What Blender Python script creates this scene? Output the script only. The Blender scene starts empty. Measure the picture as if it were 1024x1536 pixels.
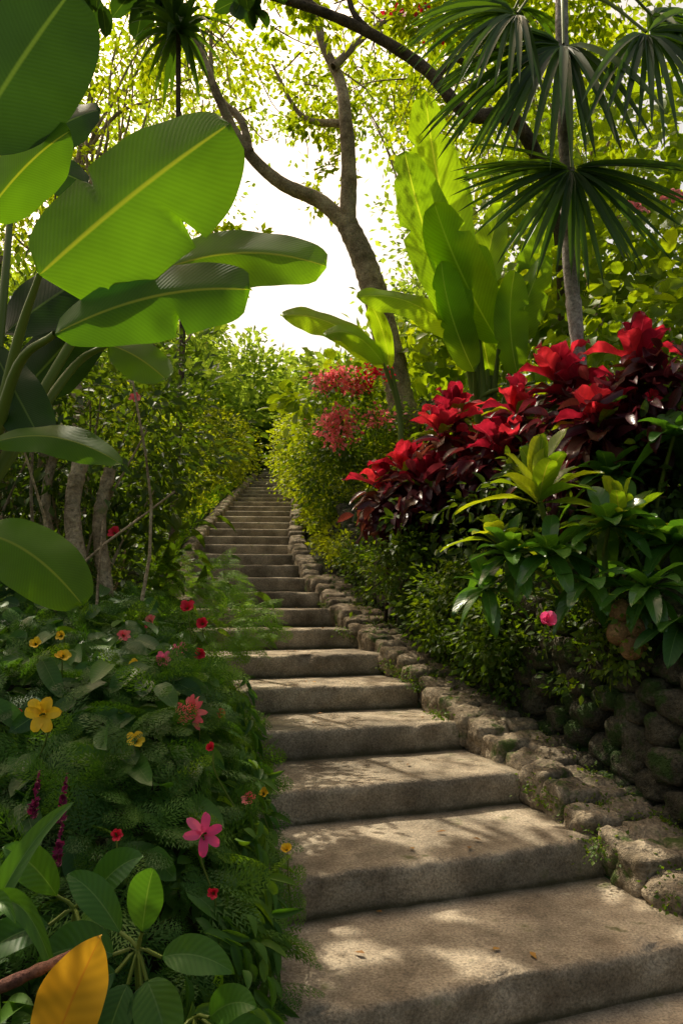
import bpy, math, random
import numpy as np
from mathutils import Vector, noise
rng=np.random.default_rng(11); random.seed(5)
sc=bpy.context.scene
COL=sc.collection
EYE=1.36
# ------------------------------------------------------------------ helpers
def nrm(a):
    a=np.asarray(a,float); return a/(np.linalg.norm(a,axis=-1,keepdims=True)+1e-9)
class Acc:
    def __init__(s): s.v=[];s.f=[];s.a=[];s.n=0
    def add(s,V,F,A):
        V=np.asarray(V,float);F=np.asarray(F,np.int64)
        s.v.append(V);s.f.append(F+s.n);s.a.append(np.asarray(A,float));s.n+=len(V)
    def build(s,name,mats,parent=None,smooth=True):
        V=np.concatenate(s.v);A=np.concatenate(s.a)
        me=bpy.data.meshes.new(name)
        T=np.concatenate(s.f)
        me.vertices.add(len(V));me.vertices.foreach_set('co',V.astype(np.float32).ravel())
        me.loops.add(T.size);me.loops.foreach_set('vertex_index',T.astype(np.int32).ravel())
        me.polygons.add(len(T));me.polygons.foreach_set('loop_start',(np.arange(len(T))*3).astype(np.int32))
        me.polygons.foreach_set('use_smooth',np.full(len(T),smooth))
        at=me.attributes.new('luv','FLOAT_VECTOR','POINT');at.data.foreach_set('vector',A.astype(np.float32).ravel())
        me.update(calc_edges=True)
        ob=bpy.data.objects.new(name,me);COL.objects.link(ob)
        me.materials.append(mats)
        if parent: ob.parent=parent
        return ob
def empty(name):
    o=bpy.data.objects.new(name,None);COL.objects.link(o);return o
def grid_tris(nr,nc):
    F=[]
    for i in range(nr-1):
        for j in range(nc-1):
            a=i*nc+j;b=a+1;c=a+nc+1;d=a+nc
            F+=[(a,b,c),(a,c,d)]
    return np.array(F)
# leaf templates : length along +Y, width along X (total width 1 at scale 1), Z normal
def T_simple():
    V=np.array([(0,0,0),(.5,.42,.06),(-.5,.42,.06),(0,.5,-.06),(0,1,-.12)]);F=[(0,1,3),(0,3,2),(3,1,4),(2,3,4)]
    U=np.array([(0,0),(1,.42),(-1,.42),(0,.5),(0,1)]);return V,np.array(F),U
def T_far():
    V=np.array([(0,0,0),(.5,.5,.05),(0,1,-.05),(-.5,.5,.05)]);F=[(0,1,2),(0,2,3)]
    U=np.array([(0,0),(1,.5),(0,1),(-1,.5)]);return V,np.array(F),U
def T_leaf(a=.6,b=.8,nr=7,fold=.15,droop=.25):
    ts=np.linspace(0,1,nr);w=(ts**a)*((1-ts)**b);w=w/w.max()*.5;w[0]=.02
    V=[];U=[]
    for t,ww in zip(ts,w):
        for u in (-1,0,1):
            V.append((u*ww,t,abs(u)*ww*fold*2-droop*t*t));U.append((u,t))
    return np.array(V),grid_tris(nr,3),np.array(U)
def T_fern(pairs=7,teeth=3,droop=.45,L=.38,W=.065):
    V=[];F=[];U=[]
    def tri(a,b,c,t):
        k=len(V)
        for p in (a,b,c):
            V.append((p[0],p[1],-droop*p[1]**2-.35*abs(p[0])**1.4));U.append((.6,t))
        F.append((k,k+1,k+2))
    for i in range(pairs):
        t=.16+.8*i/(pairs-1)
        l=L*math.sin(math.pi*(0.22+.74*t))**.8
        for s in (-1,1):
            ang=math.radians(58-25*t);d=np.array((s*math.sin(ang),math.cos(ang)));q=np.array((-d[1],d[0]))
            p0=np.array((0,t*.92))
            for k in range(teeth):
                a=p0+d*l*k/teeth;b=p0+d*l*(k+.75)/teeth
                pr=W*(1-(k/teeth)**1.6*.5)
                for sg in (-1,1):
                    m=p0+d*l*(k+1.45)/teeth+q*sg*pr
                    tri(a,b,m,t)
    tri((-.008,0),(.008,0),(0,.97),.5)
    return np.array(V),np.array(F),np.array(U)
TS,TF,TL,TFERN=T_simple(),T_far(),T_leaf(),T_fern()
TLB=T_leaf(.45,.55,8,.1,.2)
def inst(acc,T,pos,d,n,L,W,r=None):
    V,F,U=T;N=len(pos)
    d=nrm(d);X=nrm(np.cross(d,n));Z=np.cross(X,d)
    L=np.broadcast_to(L,(N,));W=np.broadcast_to(W,(N,))
    if r is None:r=rng.random(N)
    r=np.clip(r*.75+.25*(.5+.5*np.sin(pos[:,0]*3.1+2*np.sin(pos[:,2]*2.3))*np.cos(pos[:,1]*2.7)),0,1)
    P=pos[:,None,:]+V[None,:,0:1]*(W[:,None,None]*X[:,None,:])+V[None,:,1:2]*(L[:,None,None]*d[:,None,:])+V[None,:,2:3]*(L[:,None,None]*Z[:,None,:])
    A=np.concatenate([np.broadcast_to(U[None],(N,len(U),2)),np.broadcast_to(r[:,None,None],(N,len(U),1))],2)
    FF=F[None]+(np.arange(N)*len(V))[:,None,None]
    acc.add(P.reshape(-1,3),FF.reshape(-1,3),A.reshape(-1,3))
def foliage(acc,blobs,T,L,ar=.5,K=40,M=25,cr=.2,up=.5,shell=.35,droop=.2):
    """blobs: (centre, radii, density factor). leaf clumps spread over each crown volume."""
    for c,r,dn in blobs:
        k=max(4,int(K*dn));c=np.array(c,float);r=np.array(r,float)
        q=nrm(rng.normal(size=(k,3)));rad=1-shell*rng.random(k)**1.3
        rad*=1+.12*np.sin(q[:,0]*7+c[0])*np.cos(q[:,2]*6+c[1])
        cc=c+q*r*rad[:,None]
        m=rng.poisson(M,k)+2
        idx=np.repeat(np.arange(k),m);N=len(idx)
        rr=float(r.mean())*cr*(.6+.9*rng.random(k))
        off=rng.normal(size=(N,3))*rr[idx][:,None]*np.array((1,1,.6))
        pos=cc[idx]+off
        d=nrm(off)*.8+q[idx]*.5+rng.normal(size=(N,3))*.4-np.array((0,0,droop))
        n=np.array((0,0,1.))*up+q[idx]*.5+rng.normal(size=(N,3))*.45
        s=L*(.6+.7*rng.random(N))
        rv=np.clip(.4*rng.random(k)[idx]+.6*rng.random(N),0,1)
        inst(acc,T,pos,d,n,s,s*ar,rv)
def curve(pts,n):
    P=[np.array(p,float) for p in pts];P=[2*P[0]-P[1]]+P+[2*P[-1]-P[-2]]
    out=[];m=len(P)-3
    for x in np.linspace(0,m-1e-6,n):
        i=int(x);t=x-i;a,b,c,d=P[i:i+4]
        out.append(.5*((2*b)+(-a+c)*t+(2*a-5*b+4*c-d)*t*t+(-a+3*b-3*c+d)*t**3))
    return np.array(out)
def tube(acc,pts,r0,r1,n=None,seg=8,bump=.06,pw=1.,r=None):
    n=n or max(6,len(pts)*5);C=curve(pts,n)
    tan=nrm(np.gradient(C,axis=0));ref=np.array((1,0.2,0));X=nrm(np.cross(tan,ref));Y=np.cross(tan,X)
    th=np.linspace(0,2*np.pi,seg+1)
    t=np.linspace(0,1,n);R=r0+(r1-r0)*t**pw;R=R*(1+bump*rng.normal(size=n))
    V=C[:,None]+R[:,None,None]*(np.cos(th)[None,:,None]*X[:,None]+np.sin(th)[None,:,None]*Y[:,None])*(1+bump*.6*np.sin(3*th+1)[None,:,None])
    A=np.zeros((n,seg+1,3));A[...,0]=(th/6.283)[None];A[...,1]=t[:,None];A[...,2]=rng.random() if r is None else r
    acc.add(V.reshape(-1,3),grid_tris(n,seg+1),A.reshape(-1,3));return C
def blade(acc,base,tip,nor,w,bow=0.,a=.45,b=.5,nl=20,fold=.15,rip=.02,r=None,side=0.,bdir=(0,0,1),splits=0,twist=0.):
    base=np.array(base,float);tip=np.array(tip,float);ax=tip-base;L=np.linalg.norm(ax);ax/=L
    nor=np.array(nor,float);ts=np.linspace(0,1,nl);us=np.array((-1,-.8,-.55,-.28,-.04,.04,.28,.55,.8,1)) if nl>14 else np.array((-1,-.5,-.04,.04,.5,1))
    wp=(ts**a)*((1-ts)**b);wp=wp/wp.max()*w/2;wp[0]=w*.02
    bd=np.array(bdir,float)
    C=base+ax*(ts*L)[:,None]+bd*(bow*4*ts*(1-ts))[:,None]
    tan=nrm(np.gradient(C,axis=0));X=nrm(np.cross(tan,nor));Z=np.cross(X,tan)
    if twist:
        tw=twist*(ts-.3);X,Z=X*np.cos(tw)[:,None]+Z*np.sin(tw)[:,None],Z*np.cos(tw)[:,None]-X*np.sin(tw)[:,None]
    ph=rng.random(4)*6
    V=[];A=[];rr=rng.random() if r is None else r
    spl=rng.random((splits,2)) if splits else []
    for i,t in enumerate(ts):
        for u in us:
            ww=wp[i]*(1+side*u)
            edge=1.
            for s0,s1 in spl:
                sgn=1 if s1>.5 else -1
                if u*sgn>0 and abs(t-(.2+.7*s0))<.018: edge=min(edge,1-.55*abs(u)*(.4+s1*.6))
            z=fold*abs(u)*ww+rip*L*(abs(u)**1.5)*math.sin(11*t+ph[0]+(2 if u>0 else 0))+rip*.3*L*u*u*math.sin(27*t+ph[1]*u)
            V.append(C[i]+X[i]*u*ww*edge+Z[i]*(z-.0*t)+tan[i]*abs(u)*ww*.12)
            A.append((u,t,rr))
    acc.add(V,grid_tris(nl,len(us)),A)
def rosette(acc,c,n,L,W,el=(20,75),a=.6,b=.7,bow=.12,fold=.35,az0=None,lean=(0,0,0),nl=12,rip=.01,rr=None):
    c=np.array(c,float)
    for i in range(n):
        t=i/max(1,n-1);az=i*2.399+rng.random()*.5 if az0 is None else az0+i*2.399
        e=math.radians(el[0]+(el[1]-el[0])*t+rng.normal()*6)
        l=L*(.75+.4*rng.random())*(1-.25*t)
        d=np.array((math.cos(az)*math.cos(e),math.sin(az)*math.cos(e),math.sin(e)))+np.array(lean)
        d=nrm(d);tip=c+d*l-np.array((0,0,bow*l*math.cos(e)))
        nn=nrm(np.array((-d[0]*d[2],-d[1]*d[2],1-d[2]*d[2]))+rng.normal(size=3)*.12)
        blade(acc,c+d*.03*l,tip,nn,W*(.8+.4*rng.random()),bow=bow*l,a=a,b=b,nl=nl,fold=fold,rip=rip,r=rr)
# ------------------------------------------------------------------ materials
def newmat(name):
    m=bpy.data.materials.new(name);m.use_nodes=True;nt=m.node_tree;nt.nodes.clear();return m,nt,nt.nodes,nt.links
def leafmat(name,cols,trans=.4,tmul=(2.2,2.0,.7),rough=.5,veins=0,spec=.3,vein_col=None,mott=0):
    m,nt,N,K=newmat(name)
    out=N.new('ShaderNodeOutputMaterial');at=N.new('ShaderNodeAttribute');at.attribute_name='luv'
    sp=N.new('ShaderNodeSeparateXYZ');K.new(at.outputs['Vector'],sp.inputs[0])
    cr=N.new('ShaderNodeValToRGB');e=cr.color_ramp.elements
    for i,c in enumerate(cols):
        p=i/(len(cols)-1)
        if i==0:x=e[0];x.position=0
        elif i==len(cols)-1:x=e[-1];x.position=1
        else:x=e.new(p)
        x.color=(*c,1)
    K.new(sp.outputs[2],cr.inputs[0]);colout=cr.outputs[0]
    if mott:
        geo=N.new('ShaderNodeNewGeometry')
        nz=N.new('ShaderNodeTexNoise');nz.inputs['Scale'].default_value=mott;nz.inputs['Detail'].default_value=3
        K.new(geo.outputs['Position'],nz.inputs['Vector'])
        mr=N.new('ShaderNodeMapRange');mr.inputs[1].default_value=.3;mr.inputs[2].default_value=.7;mr.inputs[3].default_value=.68;mr.inputs[4].default_value=1.25
        K.new(nz.outputs['Fac'],mr.inputs[0])
        mul=N.new('ShaderNodeVectorMath');mul.operation='SCALE';K.new(colout,mul.inputs[0]);K.new(mr.outputs[0],mul.inputs['Scale'])
        colout=mul.outputs[0]
    if spec<=.1:
        pb=N.new('ShaderNodeBsdfDiffuse');pbc=pb.inputs['Color']
    else:
        pb=N.new('ShaderNodeBsdfPrincipled');pb.inputs['Roughness'].default_value=rough;pb.inputs['Specular IOR Level'].default_value=spec;pbc=pb.inputs['Base Color']
    if veins:
        ab=N.new('ShaderNodeMath');ab.operation='ABSOLUTE';K.new(sp.outputs[0],ab.inputs[0])
        m1=N.new('ShaderNodeMath');m1.operation='MULTIPLY';m1.inputs[1].default_value=veins*.16;K.new(ab.outputs[0],m1.inputs[0])
        m2=N.new('ShaderNodeMath');m2.operation='MULTIPLY_ADD';m2.inputs[1].default_value=veins;K.new(sp.outputs[1],m2.inputs[0])
        sg=N.new('ShaderNodeMath');sg.operation='MULTIPLY';sg.inputs[1].default_value=-1;K.new(m1.outputs[0],sg.inputs[0]);K.new(sg.outputs[0],m2.inputs[2])
        sn=N.new('ShaderNodeMath');sn.operation='SINE';K.new(m2.outputs[0],sn.inputs[0])
        mr2=N.new('ShaderNodeMapRange');mr2.inputs[1].default_value=-1;mr2.inputs[2].default_value=1;mr2.inputs[3].default_value=.93;mr2.inputs[4].default_value=1.05
        K.new(sn.outputs[0],mr2.inputs[0])
        s2=N.new('ShaderNodeVectorMath');s2.operation='SCALE';K.new(colout,s2.inputs[0]);K.new(mr2.outputs[0],s2.inputs['Scale'])
        lt=N.new('ShaderNodeMapRange');lt.inputs[1].default_value=.015;lt.inputs[2].default_value=.05;lt.inputs[3].default_value=.8;lt.inputs[4].default_value=0
        K.new(ab.outputs[0],lt.inputs[0])
        mx=N.new('ShaderNodeMix');mx.data_type='RGBA';K.new(lt.outputs[0],mx.inputs[0]);K.new(s2.outputs[0],mx.inputs[6])
        mx.inputs[7].default_value=(*(vein_col or (.22,.3,.06)),1);colout=mx.outputs[2]
        bp=N.new('ShaderNodeBump');bp.inputs['Strength'].default_value=.12;bp.inputs['Distance'].default_value=.002
        K.new(sn.outputs[0],bp.inputs['Height']);K.new(bp.outputs[0],pb.inputs['Normal'])
    K.new(colout,pbc)
    tm=N.new('ShaderNodeVectorMath');tm.operation='MULTIPLY';tm.inputs[1].default_value=tmul;K.new(colout,tm.inputs[0])
    tr=N.new('ShaderNodeBsdfTranslucent');K.new(tm.outputs[0],tr.inputs['Color'])
    mix=N.new('ShaderNodeMixShader');mix.inputs[0].default_value=trans
    K.new(pb.outputs[0],mix.inputs[1]);K.new(tr.outputs[0],mix.inputs[2]);K.new(mix.outputs[0],out.inputs[0])
    return m
def rockmat(name,c1,c2,c3,scale=6,rough=.9,bump=.5,moss=None,dist=.02,fine=90,dirt=False):
    m,nt,N,K=newmat(name)
    out=N.new('ShaderNodeOutputMaterial');pb=N.new('ShaderNodeBsdfPrincipled');pb.inputs['Roughness'].default_value=rough;pb.inputs['Specular IOR Level'].default_value=.2
    geo=N.new('ShaderNodeNewGeometry')
    def nz(s,d=4,r=.6):
        n=N.new('ShaderNodeTexNoise');n.inputs['Scale'].default_value=s;n.inputs['Detail'].default_value=d;n.inputs['Roughness'].default_value=r
        K.new(geo.outputs['Position'],n.inputs['Vector']);return n
    a=nz(scale);cr=N.new('ShaderNodeValToRGB');e=cr.color_ramp.elements;e[0].position=.3;e[1].position=.72;e[0].color=(*c1,1);e[1].color=(*c3,1);x=e.new(.5);x.color=(*c2,1)
    K.new(a.outputs['Fac'],cr.inputs[0])
    f=nz(fine,3,.7);mr=N.new('ShaderNodeMapRange');mr.inputs[1].default_value=.3;mr.inputs[2].default_value=.7;mr.inputs[3].default_value=.5;mr.inputs[4].default_value=1.45
    K.new(f.outputs['Fac'],mr.inputs[0]);sc_=N.new('ShaderNodeVectorMath');sc_.operation='SCALE';K.new(cr.outputs[0],sc_.inputs[0]);K.new(mr.outputs[0],sc_.inputs['Scale'])
    col=sc_.outputs[0]
    g=nz(1.9,4,.65);mr3=N.new('ShaderNodeMapRange');mr3.inputs[1].default_value=.38;mr3.inputs[2].default_value=.6;mr3.inputs[3].default_value=.55;mr3.inputs[4].default_value=1.12
    K.new(g.outputs['Fac'],mr3.inputs[0]);s3=N.new('ShaderNodeVectorMath');s3.operation='SCALE';K.new(col,s3.inputs[0]);K.new(mr3.outputs[0],s3.inputs['Scale']);col=s3.outputs[0]
    if moss:
        mm=N.new('ShaderNodeMapRange');mm.inputs[1].default_value=moss[1];mm.inputs[2].default_value=moss[1]+.09;K.new(nz(5,4,.7).outputs['Fac'],mm.inputs[0])
        mx=N.new('ShaderNodeMix');mx.data_type='RGBA';K.new(mm.outputs[0],mx.inputs[0]);K.new(col,mx.inputs[6]);mx.inputs[7].default_value=(*moss[0],1);col=mx.outputs[2]
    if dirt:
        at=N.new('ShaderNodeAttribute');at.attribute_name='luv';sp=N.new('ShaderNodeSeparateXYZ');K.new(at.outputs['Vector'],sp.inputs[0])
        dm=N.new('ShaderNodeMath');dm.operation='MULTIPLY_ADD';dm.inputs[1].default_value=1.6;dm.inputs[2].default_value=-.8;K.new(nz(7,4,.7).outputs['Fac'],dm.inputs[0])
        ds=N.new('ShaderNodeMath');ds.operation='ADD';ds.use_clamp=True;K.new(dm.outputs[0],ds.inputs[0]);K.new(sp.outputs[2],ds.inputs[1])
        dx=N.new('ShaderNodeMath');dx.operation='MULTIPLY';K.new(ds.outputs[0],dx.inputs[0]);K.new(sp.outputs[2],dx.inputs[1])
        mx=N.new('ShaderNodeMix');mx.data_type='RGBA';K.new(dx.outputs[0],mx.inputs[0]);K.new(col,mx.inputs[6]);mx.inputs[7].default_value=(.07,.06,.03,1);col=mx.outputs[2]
    K.new(col,pb.inputs['Base Color'])
    ad=N.new('ShaderNodeMath');ad.operation='MULTIPLY_ADD';ad.inputs[1].default_value=.35;K.new(f.outputs['Fac'],ad.inputs[0]);
    b2=nz(scale*4,4,.7);K.new(b2.outputs['Fac'],ad.inputs[2])
    bp=N.new('ShaderNodeBump');bp.inputs['Strength'].default_value=bump;bp.inputs['Distance'].default_value=dist;K.new(ad.outputs[0],bp.inputs['Height']);K.new(bp.outputs[0],pb.inputs['Normal'])
    K.new(pb.outputs[0],out.inputs[0]);return m
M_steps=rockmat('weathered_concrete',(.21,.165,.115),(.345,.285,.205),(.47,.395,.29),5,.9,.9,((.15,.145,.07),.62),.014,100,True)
M_rock=rockmat('curb_stone',(.14,.11,.07),(.26,.21,.145),(.38,.315,.225),9,.95,.8,((.07,.1,.025),.56),.03,60)
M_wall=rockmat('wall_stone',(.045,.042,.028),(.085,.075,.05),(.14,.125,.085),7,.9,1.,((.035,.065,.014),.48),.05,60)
M_soil=rockmat('soil',(.02,.018,.01),(.035,.04,.015),(.05,.07,.02),3,1,.8,((.03,.06,.012),.5),.04,30)
M_bark=rockmat('bark_brown',(.26,.18,.1),(.43,.32,.2),(.55,.44,.29),7,.9,.9,((.22,.22,.09),.62),.03,50)
M_barkd=rockmat('bark_dark',(.06,.045,.03),(.11,.08,.05),(.18,.13,.085),9,.9,.9,None,.03,60)
M_palm=rockmat('palm_bark',(.25,.21,.17),(.36,.32,.28),(.5,.45,.4),12,.85,.7,None,.02,40)
G_ban=leafmat('banana_leaf',[(.042,.11,.01),(.06,.145,.012),(.085,.185,.014)],.58,(2.6,2.4,.35),.5,260,.2,(.24,.3,.05),3.5)  # mottle varies translucency and paints dappled shadow into the leaf colour
G_band=leafmat('banana_leaf_shade_tone',[(.02,.05,.012),(.03,.07,.013)],.3,(1.8,1.9,.5),.5,260,.2,(.1,.16,.04),3.5)  # darker copy of the banana leaf, shade put into its colour
G_str=leafmat('strelitzia_leaf',[(.11,.21,.014),(.15,.27,.018),(.2,.32,.02)],.57,(2.6,2.4,.4),.45,200,.2,(.35,.45,.1),2.5)
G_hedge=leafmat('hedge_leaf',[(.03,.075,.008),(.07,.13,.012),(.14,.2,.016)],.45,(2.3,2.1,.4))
G_hedgey=leafmat('hedge_leaf_yellow_sun_tone',[(.09,.14,.012),(.2,.25,.018),(.32,.36,.025)],.48,(2.2,2.1,.4))  # yellow-green leaf, also used as painted sunlight on farther hedge and left bank
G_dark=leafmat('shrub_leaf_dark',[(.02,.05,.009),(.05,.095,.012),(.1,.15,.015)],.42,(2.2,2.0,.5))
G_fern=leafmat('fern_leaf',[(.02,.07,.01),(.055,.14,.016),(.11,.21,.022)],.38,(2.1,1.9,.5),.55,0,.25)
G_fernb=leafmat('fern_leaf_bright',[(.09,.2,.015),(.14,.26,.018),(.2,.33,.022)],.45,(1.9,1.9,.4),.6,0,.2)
G_can=leafmat('canopy_leaf',[(.09,.15,.01),(.15,.21,.014),(.23,.26,.018)],.58,(2.6,2.4,.4),.6,0,.1)
G_far=leafmat('distant_leaf_haze_tone',[(.12,.2,.04),(.2,.29,.06),(.32,.4,.09)],.52,(2.1,2.0,.7),.8,0,.1)  # paler leaf colour, distance haze painted into it
G_broad=leafmat('broad_leaf',[(.09,.16,.012),(.16,.24,.016),(.26,.32,.02)],.5,(2.4,2.2,.4),.45,60)
G_gloss=leafmat('glossy_leaf',[(.035,.1,.018),(.055,.15,.022),(.09,.2,.028)],.35,(2.,1.9,.5),.28,70,.6,(.14,.24,.06))
G_matte=leafmat('bed_leaf',[(.025,.08,.014),(.045,.13,.018),(.085,.18,.022)],.35,(2.,1.9,.5),.42,70,.3,(.12,.22,.06))
G_varg=leafmat('lime_leaf',[(.1,.2,.015),(.18,.27,.02),(.34,.38,.03)],.42,(1.9,1.8,.4),.3,60,.55,(.3,.3,.1))
G_palm=leafmat('palm_frond',[(.025,.06,.011),(.035,.085,.014),(.06,.12,.018)],.38,(2.4,2.2,.4),.45,0,.3)
G_red=leafmat('red_leaf',[(.13,.005,.018),(.32,.012,.035),(.58,.035,.05)],.42,(1.9,1.6,1.4),.3,50,.5,(.45,.04,.08),6)
G_purp=leafmat('purple_leaf',[(.04,.012,.016),(.09,.014,.024),(.1,.05,.02)],.35,(2,1.4,1.2),.33,50,.45,(.2,.04,.05))
G_yel=leafmat('yellow_leaf',[(.6,.3,.015),(.65,.34,.02)],.3,(1.2,1.2,1),.45,60,.4,(.6,.22,.02))
F_pink=leafmat('petal_pink',[(.75,.06,.22),(.85,.16,.32)],.45,(1.2,1.2,1.2),.5)
F_red=leafmat('petal_red',[(.5,.008,.03),(.7,.02,.05)],.35,(1.2,1.2,1.2),.5)
F_yel=leafmat('petal_yellow',[(.8,.45,.02),(.85,.6,.03)],.3,(1.1,1.1,1),.5)
F_coral=leafmat('petal_coral',[(.8,.1,.14),(.88,.3,.28)],.45,(1.2,1.2,1.2),.5)
F_mag=leafmat('petal_magenta_dark',[(.12,.01,.05),(.3,.02,.1)],.3,(1.2,1.2,1.2),.5)
M_stem=leafmat('green_stem',[(.1,.14,.02),(.15,.2,.03)],.0,(1,1,1),.5)
# ------------------------------------------------------------------ path layout (metres)
H=.16;TR=.6
Rn_k=[-3,-1,0,1,2,3,4,5,6,7,8,9,10,11,12,13,15,18,24,30,36]
Rn_v=[1.95,1.68,1.52,1.33,1.12,.92,.71,.49,.295,.08,-.08,-.24,-.40,-.51,-.62,-.69,-.79,-.87,-1.06,-1.29,-1.5]
def Rn(n):return np.interp(n,Rn_k,Rn_v)
def An(n):return np.radians(np.interp(n,[-1,2,5,8,12,18,30],[21,19,17,13,8,3,2]))
def Wn(n):return np.interp(n,[-3,0,1,2,4,8,12,20,30,36],[2.3,1.92,1.74,1.6,1.44,1.26,1.16,1.1,.85,.8])
def Dn(n):return TR*(n+2.854)
ns=np.arange(-3,37)
yr=Dn(ns)+.5*Wn(ns)*np.sin(An(ns));yl=Dn(ns)-.5*Wn(ns)*np.sin(An(ns));xl=Rn(ns)-Wn(ns)*np.cos(An(ns))
def RX(y):return np.interp(y,yr,Rn(ns))
def LX(y):return np.interp(y,yl,xl)
def PZR(y):return np.interp(y,yr,ns*H)
def PZL(y):return np.interp(y,yl,ns*H)
def PZ(y):
    z=np.interp(y,Dn(ns),ns*H);return z
def sm(x,a,b):
    t=np.clip((x-a)/(b-a),0,1);return t*t*(3-2*t)
def GZ(x,y):
    x=np.asarray(x,float);y=np.asarray(y,float)
    dr=x-RX(y);dl=LX(y)-x;base=PZ(y)
    z=base-.35
    z=np.where(dr>0,PZR(y)-.12+.72*sm(dr,.42,.62)+.5*np.clip(dr-.55,0,3)+.12*np.clip(dr-3.5,0,60),z)
    z=np.where(dl>0,PZL(y)-.15+.15*sm(dl,0,.15)+.42*np.clip(dl-.1,0,2.2)+.1*np.clip(dl-2.3,0,60),z)
    far=np.clip(y-24,0,400);z=z+.03*far
    return z
# ground
def axis(lo,hi,fine_lo,fine_hi,st):
    a=list(np.arange(fine_lo,fine_hi,st));s=st;x=fine_lo
    pre=[]
    while x>lo:s*=1.25;x-=s;pre.append(x)
    s=st;x=a[-1];post=[]
    while x<hi:s*=1.25;x+=s;post.append(x)
    return np.array(pre[::-1]+a+post)
gx=axis(-600,600,-5,5,.08);gy=axis(-300,900,-.5,24,.15)
X,Y=np.meshgrid(gx,gy);Z=GZ(X,Y)
dd=(X>RX(Y)+.5)|(X<LX(Y)-.1)
Z=Z+dd*(.05*np.sin(X*5.1+Y*2.3)*np.cos(Y*4.7-X))
a=Acc();a.add(np.stack([X,Y,Z],-1).reshape(-1,3),grid_tris(len(gy),len(gx)),np.zeros((X.size,3)));a.build('ground',M_soil)
# steps
def nz3(p,s,o=0):return noise.noise(Vector((p[0]*s+o,p[1]*s,p[2]*s)))
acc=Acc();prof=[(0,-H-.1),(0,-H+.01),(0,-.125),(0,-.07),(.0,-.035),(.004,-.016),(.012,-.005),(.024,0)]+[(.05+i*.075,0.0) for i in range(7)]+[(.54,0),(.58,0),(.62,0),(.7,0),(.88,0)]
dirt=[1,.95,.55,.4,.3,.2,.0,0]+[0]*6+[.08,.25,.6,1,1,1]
for n in range(-2,36):
    an=An(n);w=Wn(n)+.04;c=np.array((Rn(n)-Wn(n)*.5*math.cos(an),Dn(n),n*H))
    u=np.array((math.cos(an),math.sin(an),0));f=np.array((-math.sin(an),math.cos(an),0))
    nc=46 if n<10 else 16
    V=[];A=[]
    for (o,z),dt in zip(prof,dirt):
        for j in range(nc):
            s=(j/(nc-1)-.5)*w
            p=c+u*s+f*o+np.array((0,0,z))
            if n<12:
                k=nz3(p,3,n*7.);k2=nz3(p,14,3);
                edge=1 if .0<=o<.03 and z>-.1 else .35
                p=p+f*(.014*k+.009*k2)*edge+np.array((0,0,(.006*k+.007*k2*edge)))
                if o<.03 and z>-.04:
                    ch=max(0,nz3(p,7,31)-.2);p=p+f*ch*.06-np.array((0,0,ch*.035))
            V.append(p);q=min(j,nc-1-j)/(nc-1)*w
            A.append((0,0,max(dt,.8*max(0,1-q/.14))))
    acc.add(V,grid_tris(len(prof),nc),A)
    for side in (0,nc-1):
        idx=[k*nc+side for k in range(len(prof))];P=[V[i] for i in idx]+[c+u*((side/(nc-1)-.5)*w)+f*.9+np.array((0,0,-H-.1))]
        P.append(np.mean(P,axis=0));m=len(P)-1
        acc.add(P,[(k,(k+1)%m,m) for k in range(m)],np.zeros((len(P),3)))
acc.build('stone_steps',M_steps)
# rocks
import bmesh
bm=bmesh.new();bmesh.ops.create_icosphere(bm,subdivisions=4,radius=1);IV=np.array([v.co[:] for v in bm.verts]);IF=np.array([[v.index for v in f.verts] for f in bm.faces]);bm.free()
bm=bmesh.new();bmesh.ops.create_icosphere(bm,subdivisions=3,radius=1);JV=np.array([v.co[:] for v in bm.verts]);JF=np.array([[v.index for v in f.verts] for f in bm.faces]);bm.free()
def rock(acc,c,size,rot=0,k=3.5,amp=.12,hi=True,tilt=0):
    V,F=(IV,IF) if hi else (JV,JF)
    p=V/((np.abs(V)**k).sum(1)**(1/k))[:,None]
    o=rng.random(3)*50
    if hi:d=np.array([noise.noise(Vector(q*1.3+o))*1.0+noise.noise(Vector(q*3.2+o))*.5+noise.noise(Vector(q*9+o))*.2 for q in V])
    else:d=np.array([noise.noise(Vector(q*1.3+o))*1.0+noise.noise(Vector(q*4.5+o))*.5 for q in V])
    p=p*(1+amp*d)[:,None]*np.array(size)/2
    if tilt:
        ct,st=math.cos(tilt),math.sin(tilt);p=np.stack([p[:,0],p[:,1]*ct-p[:,2]*st,p[:,1]*st+p[:,2]*ct],1)
    cs,sn=math.cos(rot),math.sin(rot)
    p=np.stack([p[:,0]*cs-p[:,1]*sn,p[:,0]*sn+p[:,1]*cs,p[:,2]],1)+np.array(c)
    acc.add(p,F,np.zeros((len(p),3)))
acc=Acc();y=2.15
while y<19:
    st=.19 if y<9 else .3
    slope=(RX(y+.1)-RX(y-.1))/.2;rot=math.atan2(-slope,1)
    for off in ((.1,.29) if y<8 else (.12,)):
        s=st*(.85+.3*rng.random())
        x=RX(y)+off+rng.normal()*.012;yy=y+rng.normal()*.02+(off*.3)
        rock(acc,(x,yy,PZR(yy)-.07+rng.normal()*.014+(.01 if off<.2 else -.02)),(.19+.05*rng.random(),s*1.04,.2),rot+rng.normal()*.14,7,.19,y<7,math.atan(.2)+rng.normal()*.08)
    y+=st*math.cos(rot)*.96
acc.build('stone_curb',M_rock)
acc=Acc();y=6.5
while y<19:
    rock(acc,(LX(y)-.08,y,PZL(y)-.04),(.17,.42,.2),.05,5,.1,False,.25);y+=.38
acc.build('stone_curb',M_rock)
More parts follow.
